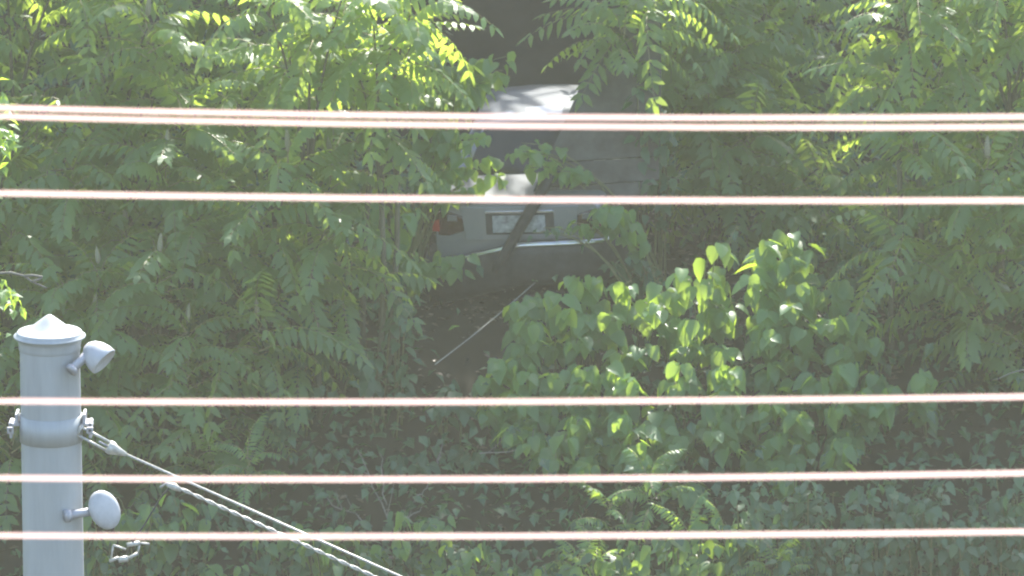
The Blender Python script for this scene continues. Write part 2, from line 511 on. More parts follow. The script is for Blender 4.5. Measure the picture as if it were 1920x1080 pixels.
# ------------------------------------------------------------------ dark boarding leaning on the car
def build_panel():
    def lx(py): return 1003 + (345 - py) * .447
    def yy(py): return 60.12 + (380 - py) * .0021
    o0 = at(1120, 378, yy(378))
    root = empty('leaning_panel', o0, 'large dark grey panel of boards leaning over the right rear of the car', 'panel')
    bands = [(40, 298, 1240), (300, 344, 1236), (346, 377, 1228)]
    rnd = random.Random(3)
    for (ya, yb, xr) in bands:
        tilt = 7
        q = [at(lx(ya), ya + tilt, yy(ya)), at(xr, ya - tilt, yy(ya)), at(xr, yb - tilt, yy(yb)), at(lx(yb), yb + tilt, yy(yb))]
        n = (q[1] - q[0]).cross(q[3] - q[0]).normalized()
        if n.y < 0: n = -n
        off = n * rnd.uniform(0, .012)
        b = MB()
        f = [p + off - o0 for p in q]; k = [p + n * .035 for p in f]
        b.add(f + k, [(3, 2, 1, 0), (4, 5, 6, 7), (0, 1, 5, 4), (1, 2, 6, 5), (2, 3, 7, 6), (3, 0, 4, 7)])
        b.build('board', M['board'], root, bevel=.003)
    b = MB()
    for px in (1105, 1200):
        a, c = at(px, 372, yy(372) + .08), at(px + 12, 75, yy(75) + .08)
        b.tube([a - o0, c - o0], .03, 6)
    b.build('batten', M['tarred'], root)
build_panel()

# ------------------------------------------------------------------ leaning timber and tow cable on the car
b = MB()
p0, p1 = at(1020, 352, 59.84), at(938, 490, 59.68)
d = (p0 - p1)
b.tube([p1 - d * .15, p1, p1 + d * .3, p1 + d * .62, p0, p0 + d * .18], [.030, .045, .052, .056, .054, .03], 8)
o = b.build('broken_branch', M['tarred'], None, True)
o.location = p1; o.data.transform(Matrix.Translation(-p1))
pr(o, 'dark broken branch leaning across the car number plate', 'branch')
b = MB()
p0, p1 = at(1003, 530, 59.75), at(815, 684, 58.2)
p1.z = max(p1.z, ground(p1.x, p1.y) - .02)
b.tube([p0.lerp(p1, i / 10) + Vector((0, 0, -.02 * sin(pi * i / 10))) for i in range(11)], .0068, 6)
o = b.build('tow_cable', M['rope'], None, True)
o.location = p1; o.data.transform(Matrix.Translation(-p1))
pr(o, 'thin pale tow cable running down from under the car bumper', 'cable')

# ------------------------------------------------------------------ shrubs
def stem_curve(a, c, bend, n=6):
    a, c = Vector(a), Vector(c)
    m = a.lerp(c, .5) + bend
    return [a * (1 - t) ** 2 + m * 2 * t * (1 - t) + c * t * t for t in [i / n for i in range(n + 1)]]

def sumac(tips, label, group, seed, n_fr=9, sc=1.0, heads=0.35, back=0.35, meshes=None, spread=1.0):
    """tips: world points that carry a rosette of fronds"""
    rnd = random.Random(seed)
    cx = sum(t.x for t in tips) / len(tips); cy = sum(t.y for t in tips) / len(tips) + back
    base = Vector((cx + rnd.uniform(-.15, .15), cy, ground(cx, cy)))
    root = empty('sumac_shrub', base, label, 'shrub', group)
    zlow = min(t.z for t in tips)
    fork = Vector((cx, cy, max(base.z + .25, min(zlow - .35, base.z + 2.0))))
    b = MB()
    if fork.z - base.z > .1:
        b.tube([q - base for q in stem_curve(base - Vector((0, 0, .1)), fork, Vector((rnd.uniform(-.1, .1), 0, 0)), 4)], [.035, .032, .03, .028, .026], 6)
    for t in tips:
        pts = stem_curve(fork - base, t - base, Vector(((fork.x - t.x) * .3, (fork.y - t.y) * .3, .15)), 6)
        b.tube(pts, [.026, .022, .019, .016, .013, .011, .009], 5)
    b.build('stem', M['stem'], root, True)
    fr = meshes or FRONDS
    for t in tips:
        a0 = rnd.uniform(0, 2 * pi)
        for k in range(n_fr):
            az = a0 + k * 2.4 + rnd.uniform(-.25, .25)
            lift = 0.85 - 1.15 * k / n_fr + rnd.uniform(-.15, .15)
            pos = t - base - Vector((0, 0, .035 * k * spread))
            inst('frond', rnd.choice(fr), root, pos, (lift, rnd.uniform(-.35, .35), az), sc * rnd.uniform(.82, 1.12))
        if rnd.random() < heads:
            inst('seed_head', rnd.choice(SEEDS), root, t - base + Vector((0, 0, .10)), (rnd.uniform(-.12, .12), rnd.uniform(-.12, .12), 0), rnd.uniform(.8, 1.15))
    return root

def edge_at(table, py):
    for (a, xa), (c, xc) in zip(table, table[1:]):
        if a <= py <= c: return xa + (xc - xa) * (py - a) / (c - a)
    return table[0][1] if py < table[0][0] else table[-1][1]

LEFT_EDGE = [(-80, 715), (0, 715), (60, 775), (110, 780), (200, 725), (300, 745), (380, 690), (450, 690), (520, 690), (620, 640), (720, 560), (800, 420), (1150, 380)]
RIGHT_EDGE = [(-80, 1590), (0, 1620), (120, 1590), (200, 1610), (350, 1610), (440, 1640), (520, 1700), (600, 1760), (700, 1810), (800, 1850), (1150, 1880)]

def thicket(side, layers, names, group):
    seed = 100 if side == 'l' else 500
    rnd = random.Random(seed)
    cells = {}
    for li, (Y, dY, stepx, stepy, shrink) in enumerate(layers):
        y = -70; row = 0
        while y < 1100:
            x = -110 + (row % 2) * stepx / 2 if side == 'l' else 1530 + (row % 2) * stepx / 2
            xe = 1000 if side == 'l' else 2060
            while x < xe:
                px = x + rnd.uniform(-.3, .3) * stepx; py = y + rnd.uniform(-.3, .3) * stepy
                if side == 'l': ok = px < edge_at(LEFT_EDGE, py) - shrink
                else: ok = px > edge_at(RIGHT_EDGE, py) + shrink
                if ok and not (py > 760 and rnd.random() < .35):
                    Yp = Y + rnd.uniform(-dY, dY) - (py - 540) / 540 * .7
                    p = at(px, py, Yp)
                    if shades(p, .9, .62): x += stepx; continue
                    g = ground(p.x, p.y)
                    if p.z > g + .25:
                        cells.setdefault((li, int((px + 400) // 270), int((py + 200) // 300)), []).append(p)
                x += stepx
            y += stepy; row += 1
    for i, (key, tips) in enumerate(sorted(cells.items())):
        lab, hd = names(key, tips)
        sumac(tips, lab, group, seed + i, n_fr=9, heads=hd)

def lname(key, tips):
    li, cx, cy = key
    px = sum(to_px(t)[0] for t in tips) / len(tips); py = sum(to_px(t)[1] for t in tips) / len(tips)
    if li == 1:
        if px > 520: return ('sumac shrub behind the sunlit fronds beside the car roof' if py < 350 else 'sumac shrub in deep shade behind the vines by the tail light'), .2
        return ('sumac shrub in the back row above the height of the pole cap' if py < 500 else 'sumac shrub in the back row lower than the pole cap'), .2
    if py < 210:
        if px > 700: return 'brightest yellow-green sumac shrub reaching over the dark gap above the car', .2
        if px > 480: return 'sunlit sumac shrub just inside the bright fronds over the dark gap', .35
        return ('tall sumac crown standing over the pole cap' if px < 180 else 'tall sumac with arching fronds between pole cap and sunlit fronds'), .35
    if px < 180:
        return ('shaded sumac shrub rising just above the pole cap' if py < 480 else 'shaded sumac shrub directly behind the upper pole and its round lamp' if py < 760 else 'shaded sumac shrub behind the pole shaft and its oval lamp'), .3
    if py > 720: return ('low shaded sumac shrub behind the turnbuckle' if px < 330 else 'low shaded sumac shrub behind the twisted guy strand'), .25
    if px > 520: return ('shaded sumac shrub beside the red tail light of the car' if py < 480 else 'shaded sumac shrub beside the hollow under the car bumper'), .35
    return ('dark sumac shrub with pale upright seed heads beside the lit fronds' if py < 480 else 'dark sumac shrub with pale upright seed heads beside the round lamp'), .6

def rname(key, tips):
    li, cx, cy = key
    py = sum(to_px(t)[1] for t in tips) / len(tips)
    if li == 1: return 'sumac shrub in the shade behind the heart-leaved knotweed', .1
    if py < 200: return 'tall sumac with fan-like drooping fronds, sunlit at its tip', .1
    if py < 480: return 'sumac with long grey-green fronds beside the dark hollow', .1
    return 'deeply shaded sumac shrub below the drooping fronds, past the knotweed', .1

thicket('l', [(58.0, .5, 108, 98, 0), (60.0, .6, 125, 115, 15)], lname, 'sumac thicket beside the pole')
thicket('r', [(58.6, .5, 112, 104, 0), (60.4, .5, 125, 115, 25)], rname, 'sumac thicket past the knotweed')

# the sunlit sumacs overhanging the gap
for i, (pts, lab) in enumerate([
        ([(505, 15), (540, 95), (585, 40), (600, 150), (640, 0)], 'sunlit sumac with yellow-green fronds glowing against the light'),
        ([(700, 40), (660, 105), (745, 105), (770, 25), (690, 165)], 'glowing sumac whose outermost fronds arch over the dark gap')]):
    r_ = random.Random(60 + i)
    sumac([at(a, b_, 58.1 + (b_ - 50) / 195 * .9 + r_.uniform(-.08, .08)) for a, b_ in pts], lab, None, 970 + i, n_fr=6, heads=0, back=.1)

# shaded sumacs standing behind, between the wall and the right thicket
rnd = random.Random(11)
for i, (px, py, Y, n, lab) in enumerate([
        (1335, 10, 62.0, 5, 'sumac with lit yellow tips beside the top of the leaning panel'),
        (1400, 120, 62.6, 5, 'dark sumac shrub between the leaning panel and the dark hollow'),
        (1370, 265, 61.4, 6, 'shaded sumac with drooping fronds beside the middle of the leaning panel'),
        (1450, 330, 61.4, 5, 'dim sumac shrub at the edge of the dark hollow'),
        (1335, 150, 61.9, 6, 'dark sumac shrub crowding behind the leaning panel'),
        (1470, 60, 63.2, 5, 'dim sumac shrub under the tall sunlit-tipped sumac'),
        (1400, 250, 63.0, 5, 'dim sumac shrub at the back of the dark hollow'),
        (1215, -10, 60.7, 4, 'sumac reaching its fronds across the dark gap above the car roof')]):
    tips = [at(px + rnd.uniform(-90, 90) * (1 if i != 7 else .6), py + rnd.uniform(-75, 75), Y + rnd.uniform(-.3, .3)) for k in range(n)]
    sumac(tips, lab, None, 900 + i, n_fr=8, heads=0, back=.3)

def saplings():
    spots = [(1180, 905, 56.9, 'bright sumac sapling with upright frond in front of the knotweed'),
             (1310, 975, 56.4, 'sumac sapling with rounded drooping fronds below the knotweed'),
             (1130, 1040, 56.0, 'low sumac sapling spreading over the bank below the knotweed'),
             (1460, 1040, 55.9, 'small sumac sapling on the bank beside rounded weeds'),
             (430, 845, 57.0, 'lone small sumac sapling beside the turnbuckle rod')]
    for i, (px, py, Y, lab) in enumerate(spots):
        r = random.Random(70 + i)
        tips = [at(px + r.uniform(-50, 50), py + r.uniform(-20, 45), Y + r.uniform(-.2, .2)) for k in range(2)]
        tips = [Vector((t.x, t.y, max(t.z, ground(t.x, t.y) + .3))) for t in tips]
        sumac(tips, lab, None, 950 + i, n_fr=8, heads=0, back=.15, meshes=FERNS, sc=.95)
saplings()

def knotweed(tips, label, group, seed, leaves=14, meshes=None, sc=1.0, back=.5, name='knotweed_shrub', start=.35, foot_at=None):
    rnd = random.Random(seed)
    cx = sum(t.x for t in tips) / len(tips); cy = sum(t.y for t in tips) / len(tips) + back
    if foot_at: cx, cy = foot_at
    base = Vector((cx, cy, ground(cx, cy)))
    root = empty(name, base, label, 'shrub', group)
    b = MB(); cnt = 0
    for t in tips:
        foot = Vector((cx + (t.x - cx) * (.08 if foot_at else .55) + rnd.uniform(-.1, .1), cy + rnd.uniform(-.15, .15), 0))
        foot.z = ground(foot.x, foot.y) - .05
        bend = Vector((0, .1, max(.1, (t.z - foot.z)) * .45 + .1))
        pts = stem_curve(foot, t, bend, 8)
        b.tube([p - base for p in pts], [.010 - .0008 * i for i in range(9)], 5)
        for k in range(leaves):
            if cnt >= 295: break
            f = start + (1 - start) * (k + rnd.uniform(-.3, .3)) / (leaves - 1)
            f = max(0, min(1, f)); q = f * 8; i0 = min(7, int(q))
            p = pts[i0].lerp(pts[i0 + 1], q - i0)
            if rnd.random() < .72 and shades(p, .8, .24, KSPOTS): continue
            az = pi + rnd.gauss(0, 1.0)
            pitch = rnd.uniform(-1.4, -.1)
            d = Vector((-sin(az), cos(az), 0))
            pet = rnd.uniform(.02, .10)
            inst('leaf', rnd.choice(meshes or KLEAF), root, p + d * pet + Vector((0, 0, rnd.uniform(-.04, .05))) - base,
                 (pitch, rnd.uniform(-.5, .5), az), sc * rnd.uniform(.7, 1.12) * (.75 if f > .93 else 1))
            cnt += 1
    b.build('stem', M['knot_stem'], root, True)
    return root

KTOP = [(900, 690), (930, 620), (975, 520), (1010, 462), (1060, 455), (1110, 505), (1180, 495), (1250, 470), (1330, 445), (1395, 405), (1500, 420), (1570, 495), (1640, 600), (1720, 680)]
KBOT = [(900, 740), (960, 850), (1100, 930), (1300, 950), (1500, 930), (1620, 860), (1720, 760)]
def build_knotweed():
    rnd = random.Random(21)
    cells = {}
    y = 415
    while y < 960:
        x = 905
        while x < 1730:
            px = x + rnd.uniform(-30, 30); py = y + rnd.uniform(-25, 25)
            if edge_at(KTOP, px) + 12 < py < edge_at(KBOT, px):
                Y = 58.6 - (py - 450) / 450 * 1.5 + rnd.uniform(-.25, .25)
                p = at(px, py, Y)
                p.z = max(p.z, ground(p.x, p.y) + .2)
                cells.setdefault((int((px - 890) // 165), max(0, int((py - 430) // 250))), []).append(p)
            x += 50
        y += 46
    labs = {(0, 0): 'knotweed with pale heart-shaped leaves climbing in front of the car bumper',
            (0, 1): 'knotweed spreading low below the tow cable end',
            (1, 0): 'knotweed with large heart leaves in front of the car right corner',
            (1, 1): 'knotweed with large mixed leaves above the bright sapling',
            (2, 0): 'knotweed lit bright yellow-green in a patch of sun',
            (2, 1): 'knotweed with lit lower leaves beneath the sun patch',
            (3, 0): 'knotweed rising to the tallest leafy crest beside the dark hollow',
            (3, 1): 'knotweed with dark layered leaves below the tallest crest',
            (4, 0): 'knotweed with one yellow leaf cluster at the edge of the shade',
            (4, 1): 'knotweed trailing its lowest leaves into the shade'}
    for i, (k, tips) in enumerate(sorted(cells.items())):
        kk = (min(k[0], 4), min(k[1], 1))
        knotweed(tips[:18], labs[kk], 'knotweed clump on the bank', 300 + i, leaves=17)
build_knotweed()

# knotweed and vines by the car roof, boot and tail light
def car_plants():
    r = random.Random(31)
    def tips(px, py, sx, sy, Y, n): return [at(px + r.uniform(-sx, sx), py + r.uniform(-sy, sy), Y + r.uniform(-.15, .15)) for _ in range(n)]
    knotweed(tips(880, 140, 70, 42, 60.5, 9), 'broad-leaved knotweed drooping over the car roof edge', None, 401, 11, back=.0, start=.6, foot_at=(-1.05, 60.9))
    knotweed(tips(800, 215, 60, 60, 60.2, 5), 'knotweed between the lit sumac and the car roof', None, 402, 11, back=.0, start=.5)
    knotweed(tips(875, 285, 75, 45, 60.0, 10), 'knotweed leaning across the car rear window', None, 403, 8, start=.7, sc=.8, foot_at=(-1.1, 60.2))
    knotweed(tips(1000, 300, 45, 25, 59.8, 3), 'small knotweed spray hanging over the rear window beside the branch', None, 404, 6, start=.8, sc=.8, foot_at=(1.6, 60.6))
    knotweed(tips(830, 490, 70, 20, 59.4, 6), 'green vine leaves under the red tail light', None, 405, 9, start=.55, name='leafy_vine', foot_at=(-1.3, 59.4))
    knotweed(tips(725, 420, 40, 60, 59.6, 5), 'vine climbing past the outer end of the tail light', None, 406, 9, back=.0, start=.4, name='leafy_vine')
    knotweed(tips(1090, 420, 30, 12, 59.6, 2), 'pale leaf spray beside the right end of the number plate', None, 407, 5, start=.8, sc=.8, foot_at=(1.35, 59.7))
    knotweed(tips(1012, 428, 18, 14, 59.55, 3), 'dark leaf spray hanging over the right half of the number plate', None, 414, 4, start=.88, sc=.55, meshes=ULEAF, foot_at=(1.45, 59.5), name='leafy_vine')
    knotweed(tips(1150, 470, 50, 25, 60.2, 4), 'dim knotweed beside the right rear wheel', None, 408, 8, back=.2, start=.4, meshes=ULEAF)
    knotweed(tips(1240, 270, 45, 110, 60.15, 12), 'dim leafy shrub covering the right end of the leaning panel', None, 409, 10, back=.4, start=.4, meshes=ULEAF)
    knotweed(tips(1125, 405, 45, 40, 59.5, 5), 'dim vine hiding the right tail light of the car', None, 410, 9, start=.45, sc=.95, foot_at=(1.5, 59.6), name='leafy_vine')
    knotweed(tips(870, 330, 70, 25, 59.95, 5), 'leafy vine trailing over the left end of the trunk lid', None, 411, 8, start=.65, sc=.75, foot_at=(-1.15, 59.9), name='leafy_vine')
    knotweed(tips(1010, 300, 45, 35, 60.05, 4), 'leafy vine hanging at the lower corner of the leaning panel', None, 413, 7, start=.75, sc=.8, foot_at=(1.6, 60.1), name='leafy_vine')
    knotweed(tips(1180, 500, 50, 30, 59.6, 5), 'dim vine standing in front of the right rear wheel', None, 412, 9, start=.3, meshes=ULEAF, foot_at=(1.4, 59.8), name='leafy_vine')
    for i, (px, py, lab) in enumerate([(620, 640, 'shaded vine with pale leaves left of the tow cable end'), (700, 700, 'dim vine creeping over the bank below the tow cable'),
                          (560, 760, 'dim leafy vine above the dead twigs'), (820, 740, 'leafy vine on the bare bank between twigs and knotweed'),
                          (700, 560, 'shaded vine hanging beside the dark hole under the bumper'), (900, 880, 'dim vine under the lowest knotweed leaves'),
                          (760, 900, 'dim leafy vine tangled in the dead twigs')]):
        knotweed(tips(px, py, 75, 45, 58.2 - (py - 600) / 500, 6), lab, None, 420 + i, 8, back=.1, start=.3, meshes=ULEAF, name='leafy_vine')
car_plants()

# weeds on the bank at the bottom of the frame
def weeds():
    r = random.Random(41)
    groups = {'l': ('leafy weed on the bank below the guy strands', [(180 + 85 * i, 985 + r.uniform(-40, 90)) for i in range(8)]),
              'm': ('leafy weed in front of the dead twigs on the bank', [(820 + 75 * i, 1045 + r.uniform(-35, 50)) for i in range(8)]),
              'r': ('small-leaved weed on the bank below the shaded sumac', [(1420 + 75 * (i % 8), 940 + 75 * (i // 8) + r.uniform(-25, 25)) for i in range(16)])}
    for k, (lab, pts) in groups.items():
        for i, (px, py) in enumerate(pts):
            Y = 56.4 - (py - 900) / 180 * .6
            tp = []
            for _ in range(8):
                p = at(px + r.uniform(-55, 55), py + r.uniform(-45, 45), Y + r.uniform(-.2, .2))
                p.z = max(p.z, ground(p.x, p.y) + .15); tp.append(p)
            knotweed(tp, lab, lab.replace('leafy weed', 'weeds').replace('small-leaved weed', 'weeds'), 600 + i + ord(k), 10, ULEAF if k == 'r' else ULEAF + KLEAF[:3], .85, .1, 'bank_weed', .1)
weeds()

# leaf soup that nobody could count, close to the ground
def undergrowth():
    r = random.Random(51)
    b = MB()
    for i in range(42000):
        x = r.uniform(-10.5, 10.5); y = r.uniform(52.5, 67.5)
        if -1.0 < x - .1 < 1.5 and 58.6 < y < 65.4 and r.random() < (.97 if y > 59.2 else .8): continue
        if -.75 < x < .9 and y > 63: continue
        if 1.2 < x < 2.9 and 59.2 < y < 62.5 and r.random() < .85: continue
        if -.9 < x < .2 and 58.0 < y < 60 and r.random() < .85: continue
        h = abs(r.gauss(0, .28))
        p = Vector((x, y, ground(x, y) + h + .02))
        l = r.uniform(.08, .17); w = l * r.uniform(.5, .75)
        e = Euler((r.uniform(-1.2, .4), r.uniform(-.6, .6), pi + r.gauss(0, 1.2))).to_matrix()
        vs = [p + e @ Vector(q) for q in ((0, 0, 0), (-w / 2, l * .4, w * .15), (0, l * .45, 0), (w / 2, l * .4, w * .15), (0, l, -l * .15))]
        b.add(vs, [(0, 2, 1), (0, 3, 2), (1, 2, 4), (2, 3, 4)])
    o = b.build('undergrowth', M['under'])
    pr(o, 'tangled dark green ground cover on the bank', 'undergrowth', kind='stuff')
    b = MB()
    for i in range(9000):
        x = r.uniform(-6.5, 6.5); y = r.uniform(53, 65)
        p = Vector((x, y, ground(x, y) + r.uniform(.005, .03)))
        l = r.uniform(.05, .11)
        e = Euler((r.uniform(-.4, .4), r.uniform(-.4, .4), r.uniform(0, 6.3))).to_matrix()
        b.add([p + e @ Vector(q) for q in ((0, 0, 0), (-l * .3, l * .5, .01), (0, l, 0), (l * .3, l * .5, .01))], [(0, 3, 2, 1)])
    o = b.build('leaf_litter', M['litter'])
    pr(o, 'brown dead leaf litter on the dark soil', 'leaf litter', kind='stuff')
undergrowth()

# ------------------------------------------------------------------ dead twigs
def dead(px0, py0, px1, py1, Y0, Y1, rad, label, seed, forks=2):
    r = random.Random(seed)
    a, c = at(px0, py0, Y0), at(px1, py1, Y1)
    root_p = a.copy()
    b = MB()
    pts = [a.lerp(c, i / 6) + Vector((r.uniform(-.02, .02), r.uniform(-.03, .03), r.uniform(-.02, .02))) for i in range(7)]
    b.tube([p - root_p for p in pts], [rad * (1 - .1 * i) for i in range(7)], 5)
    for k in range(forks):
        s = pts[r.randint(1, 4)]; d = (c - a) * r.uniform(.25, .45)
        d = Matrix.Rotation(r.choice((-1, 1)) * r.uniform(.4, .9), 3, 'Y') @ d
        b.tube([s - root_p, s + d * .5 - root_p, s + d + Vector((0, 0, .03)) - root_p], [rad * .6, rad * .45, rad * .2], 4)
    o = b.build('dead_twig', M['dead'], None, True)
    o.location = root_p
    pr(o, label, 'twig', 'dead twigs on the bank')
dead(740, 995, 665, 835, 56.9, 57.4, .010, 'long pale dead twig slanting up among the vines', 1)
dead(722, 945, 712, 845, 56.95, 57.3, .008, 'upright pale dead twig crossing the long slanting one', 2, 1)
dead(755, 978, 800, 950, 56.8, 57.0, .009, 'short pale dead twig pointing towards the knotweed', 3, 1)
dead(700, 985, 590, 925, 56.7, 57.0, .009, 'dim dead twig lying towards the guy strands', 4, 2)
dead(775, 945, 805, 905, 57.0, 57.2, .010, 'thick stubby dead twig above the bank weeds', 5, 0)
dead(820, 870, 828, 832, 57.3, 57.5, .007, 'crooked thin dead twig near the lowest knotweed', 6, 1)
dead(900, 850, 1010, 835, 57.2, 57.3, .007, 'thin dead twig lying under the lowest knotweed leaves', 7, 1)
dead(1935, 685, 1860, 712, 58.0, 57.9, .010, 'pale dead twig poking from the shaded sumac past the knotweed', 8, 1)

# ------------------------------------------------------------------ steel pole
PY = 42.0
def build_pole():
    c = at(93, 627, PY)
    base = Vector((c.x, PY, -8.0))
    H = c.z - base.z
    root = empty('steel_pole', base, 'pale grey round steel pole with a conical cap and two lamps', 'pole')
    b = MB()
    b.lathe([(.30, 0), (.30, .03), (.215, .035), (.209, H * .8), (.203, H - .075)], 48)
    b.build('shaft', M['galv'], root, True)
    b = MB()
    b.lathe([(.206, H - .105), (.209, H - .10), (.209, H - .078), (.213, H - .05), (.222, H - .022), (.243, H - .016), (.243, H - .006), (.223, H - .002),
             (.224, H + .012), (.212, H + .026), (.192, H + .020), (.175, H + .022), (.12, H + .056), (.07, H + .096), (.03, H + .126), (.012, H + .136), (0.0, H + .138)], 48)
    cap = b.build('cap', M['galv'], root, True)
    # clamp band with bolted ears
    zc = at(93, 800, PY).z - base.z
    b = MB()
    b.lathe([(.205, zc - .095), (.2145, zc - .094), (.2145, zc + .086), (.205, zc + .087)], 48)
    cl = b.build('clamp_band', M['galv'], root, True)
    for s in (-1, 1):
        b = MB()
        b.box((s * .245, -.0, zc + .03), (.075, .14, .020))
        b.box((s * .268, -.0, zc - .01), (.020, .14, .11))
        b.box((s * .228, .0, zc + .07), (.020, .16, .07))
        b.tube([(s * .268, -.11, zc + .0), (s * .268, .11, zc + .0)], .014, 8)
        b.box((s * .268, -.10, zc), (.045, .02, .045))
        b.build('clamp_ear', M['galv_dark'], cl, bevel=.004)
    def lamp(px, py, ax, ay, direction, L, R_, flat):
        h = at(px, py, PY - .12) - base
        a = at(ax, ay, PY - .20) - base
        d = Vector(direction).normalized()
        Mx = Matrix.Translation(h) @ d.to_track_quat('Z', 'Y').to_matrix().to_4x4()
        if flat:   # an oval head, its long axis leaning
            yl = Vector((.42, 0, -.9)); yl = (yl - d * yl.dot(d)).normalized(); xl = yl.cross(d)
            R3 = Matrix((xl * .76, yl * 1.02, d)).transposed()
            Mx = Matrix.Translation(h) @ R3.to_4x4()
        b = MB()
        if flat:
            prof = [(0, -L), (R_ * .45, -L * .93), (R_ * .8, -L * .62), (R_ * .97, -L * .2), (R_, 0), (R_ * .985, L * .16), (R_ * .90, L * .30), (R_ * .62, L * .42), (R_ * .3, L * .47), (0, L * .48)]
        else:
            prof = [(0, -L * .95), (R_ * .30, -L * .92), (R_ * .62, -L * .72), (R_ * .86, -L * .38), (R_, .05 * L), (R_ * 1.02, L * .38), (R_ * .96, L * .44), (R_ * .9, L * .40), (0, L * .36)]
        b.lathe(prof, 28, Mx)
        hd = b.build('lamp_head', M['lamp'], root, True)
        e = h - d * L * .55
        b = MB(); b.tube([a + (a - e) * .12, a.lerp(e, .5), e], [.032, .030, .034], 14)
        b.tube([a + (a - e) * .16, a + (a - e) * .02], [.045, .043], 14)
        b.build('lamp_arm', M['galv_dark'], hd, True)
    lamp(185, 669, 138, 690, (.70, -.35, -.58), .125, .105, False)
    lamp(196, 956, 132, 966, (.46, -.86, .20), .10, .138, True)
    return base, zc
PB, PZC = build_pole()

def guy(name, pts_px, rad, label, twisted=False, ext=None):
    pts = [at(px, py, PY + dy) for px, py, dy in pts_px]
    d = (pts[-1] - pts[-2]).normalized()
    L = (pts[-1].z + 7.95) / -d.z
    end = pts[-1] + d * L
    pts.append(end)
    root = empty(name, end, label, 'cable')
    b = MB()
    if not twisted:
        b.tube([p - end for p in pts], rad, 8)
    else:
        for ph in (0, pi):
            out = []
            a = pts[-2]; c = pts[0]
            total = (a - c).length
            u = (a - c).normalized(); s = Vector((0, 1, 0)); w = u.cross(s)
            n = int(total / .02)
            for i in range(n + 1):
                q = c + u * (total * i / n); t = i / n * total / .18 * 2 * pi + ph
                out.append(q + (s * cos(t) + w * sin(t)) * rad - end)
            b.tube(out, rad * .95, 6)
        b.tube([pts[-2] - end, pts[-1] - end], rad * 1.5, 6)
    b.build('strand', M['strand'], root, True)
    return root, end, pts
g1, e1, p1 = guy('guy_strand', [(228, 848, -.1), (760, 1085, -.1), (1150, 1258, -.1)], .0085, 'plain pale guy strand running from the turnbuckle on the pole clamp')
# turnbuckle yoke
a0 = at(149, 808, PY - .1); a1 = at(205, 838, PY - .1); a2 = at(232, 850, PY - .1)
u = (a2 - a0).normalized(); w = u.cross(Vector((0, 1, 0))).normalized()
b = MB()
for s in (-1, 1):
    b.tube([a0 + w * s * .030 - e1, a1 + w * s * .032 - e1], .010, 8)
b.tube([a0 + w * .045 - e1, a0 - w * .045 - e1], .012, 8)
b.build('yoke', M['strand'], g1, True)
b = MB(); b.tube([a1 - u * .01 - e1, a1 + u * .02 - e1, a1 + u * .05 - e1, a2 + u * .02 - e1], [.046, .048, .034, .014], 12)
b.build('turnbuckle', M['strand'], g1, True)
b = MB(); q = a1.lerp(a0, .35); b.tube([q - e1, a1 - e1], .007, 6); b.build('threaded_rod', M['galv_dark'], g1, True)

g2, e2, p2 = guy('guy_strand', [(318, 907, -.1), (705, 1083, -.1), (1060, 1244, -.1)], .0075, 'twisted pale guy strand ending in a bright clip below the plain strand', True)
h = at(326, 912, PY - .1)
b = MB(); b.tube([h + Vector((-.05, 0, .015)) - e2, h - e2, h + Vector((.05, 0, -.03)) - e2], [.012, .026, .012], 10)
b.build('clip', M['strand'], g2, True)
b = MB(); b.tube([at(300, 914, PY - .1) - e2, at(312, 906, PY - .1) - e2, at(330, 908, PY - .1) - e2], .009, 6)
b.build('hook', M['strand'], g2, True)
b = MB()
hp = [at(x, y, PY - .1) - e2 for x, y in ((318, 914), (300, 935), (270, 985), (248, 1018), (238, 1040))]
b.tube(hp, .006, 6); b.build('hanger_wire', M['plastic'], g2, True)
b = MB()
for (xa, ya, xb, yb, rr) in ((205, 1052, 222, 1046, .012), (222, 1050, 240, 1047, .022), (238, 1048, 258, 1038, .012), (238, 1022, 262, 1018, .016), (262, 1018, 280, 1020, .008), (212, 1022, 236, 1030, .008), (262, 1020, 258, 1040, .007), (212, 1024, 208, 1050, .006)):
    b.tube([at(xa, ya, PY - .1) - e2, at(xb, yb, PY - .1) - e2], rr, 8)
b.build('pulley_fitting', M['strand'], g2, True)

# ------------------------------------------------------------------ overhead wires near the camera
WY = 22.0
def wire(p0, p1, p2, label, rad=.0094, name='overhead_wire'):
    pa, pb, pc = at(0, p0, WY), at(960, p1, WY), at(1920, p2, WY)
    x1 = pc.x
    A = (pa.z + pc.z - 2 * pb.z) / (2 * x1 * x1); B = (pc.z - pa.z) / (2 * x1)
    b = MB()
    pts = [Vector((x, 0, A * x * x + B * x)) for x in [-26 + i * .65 for i in range(81)]]
    b.tube(pts, rad, 14)
    o = b.build(name, M['wire'], None, True)
    o.location = pb
    pr(o, label, 'wire', 'parallel overhead wires')
wire(202, 219, 219, 'topmost overhead wire, upper one of the close pair', .0086)
wire(218, 236, 238, 'lower wire of the close pair of overhead wires', .0086)
wire(362, 374, 376, 'single overhead wire crossing just above the tail light')
wire(752, 753, 744, 'overhead wire crossing below the knotweed crest and above the pole clamp')
wire(896, 898, 887, 'overhead wire crossing the pole between clamp and lower lamp')
wire(1004, 1005, 997, 'lowest overhead wire, crossing just under the lower lamp')

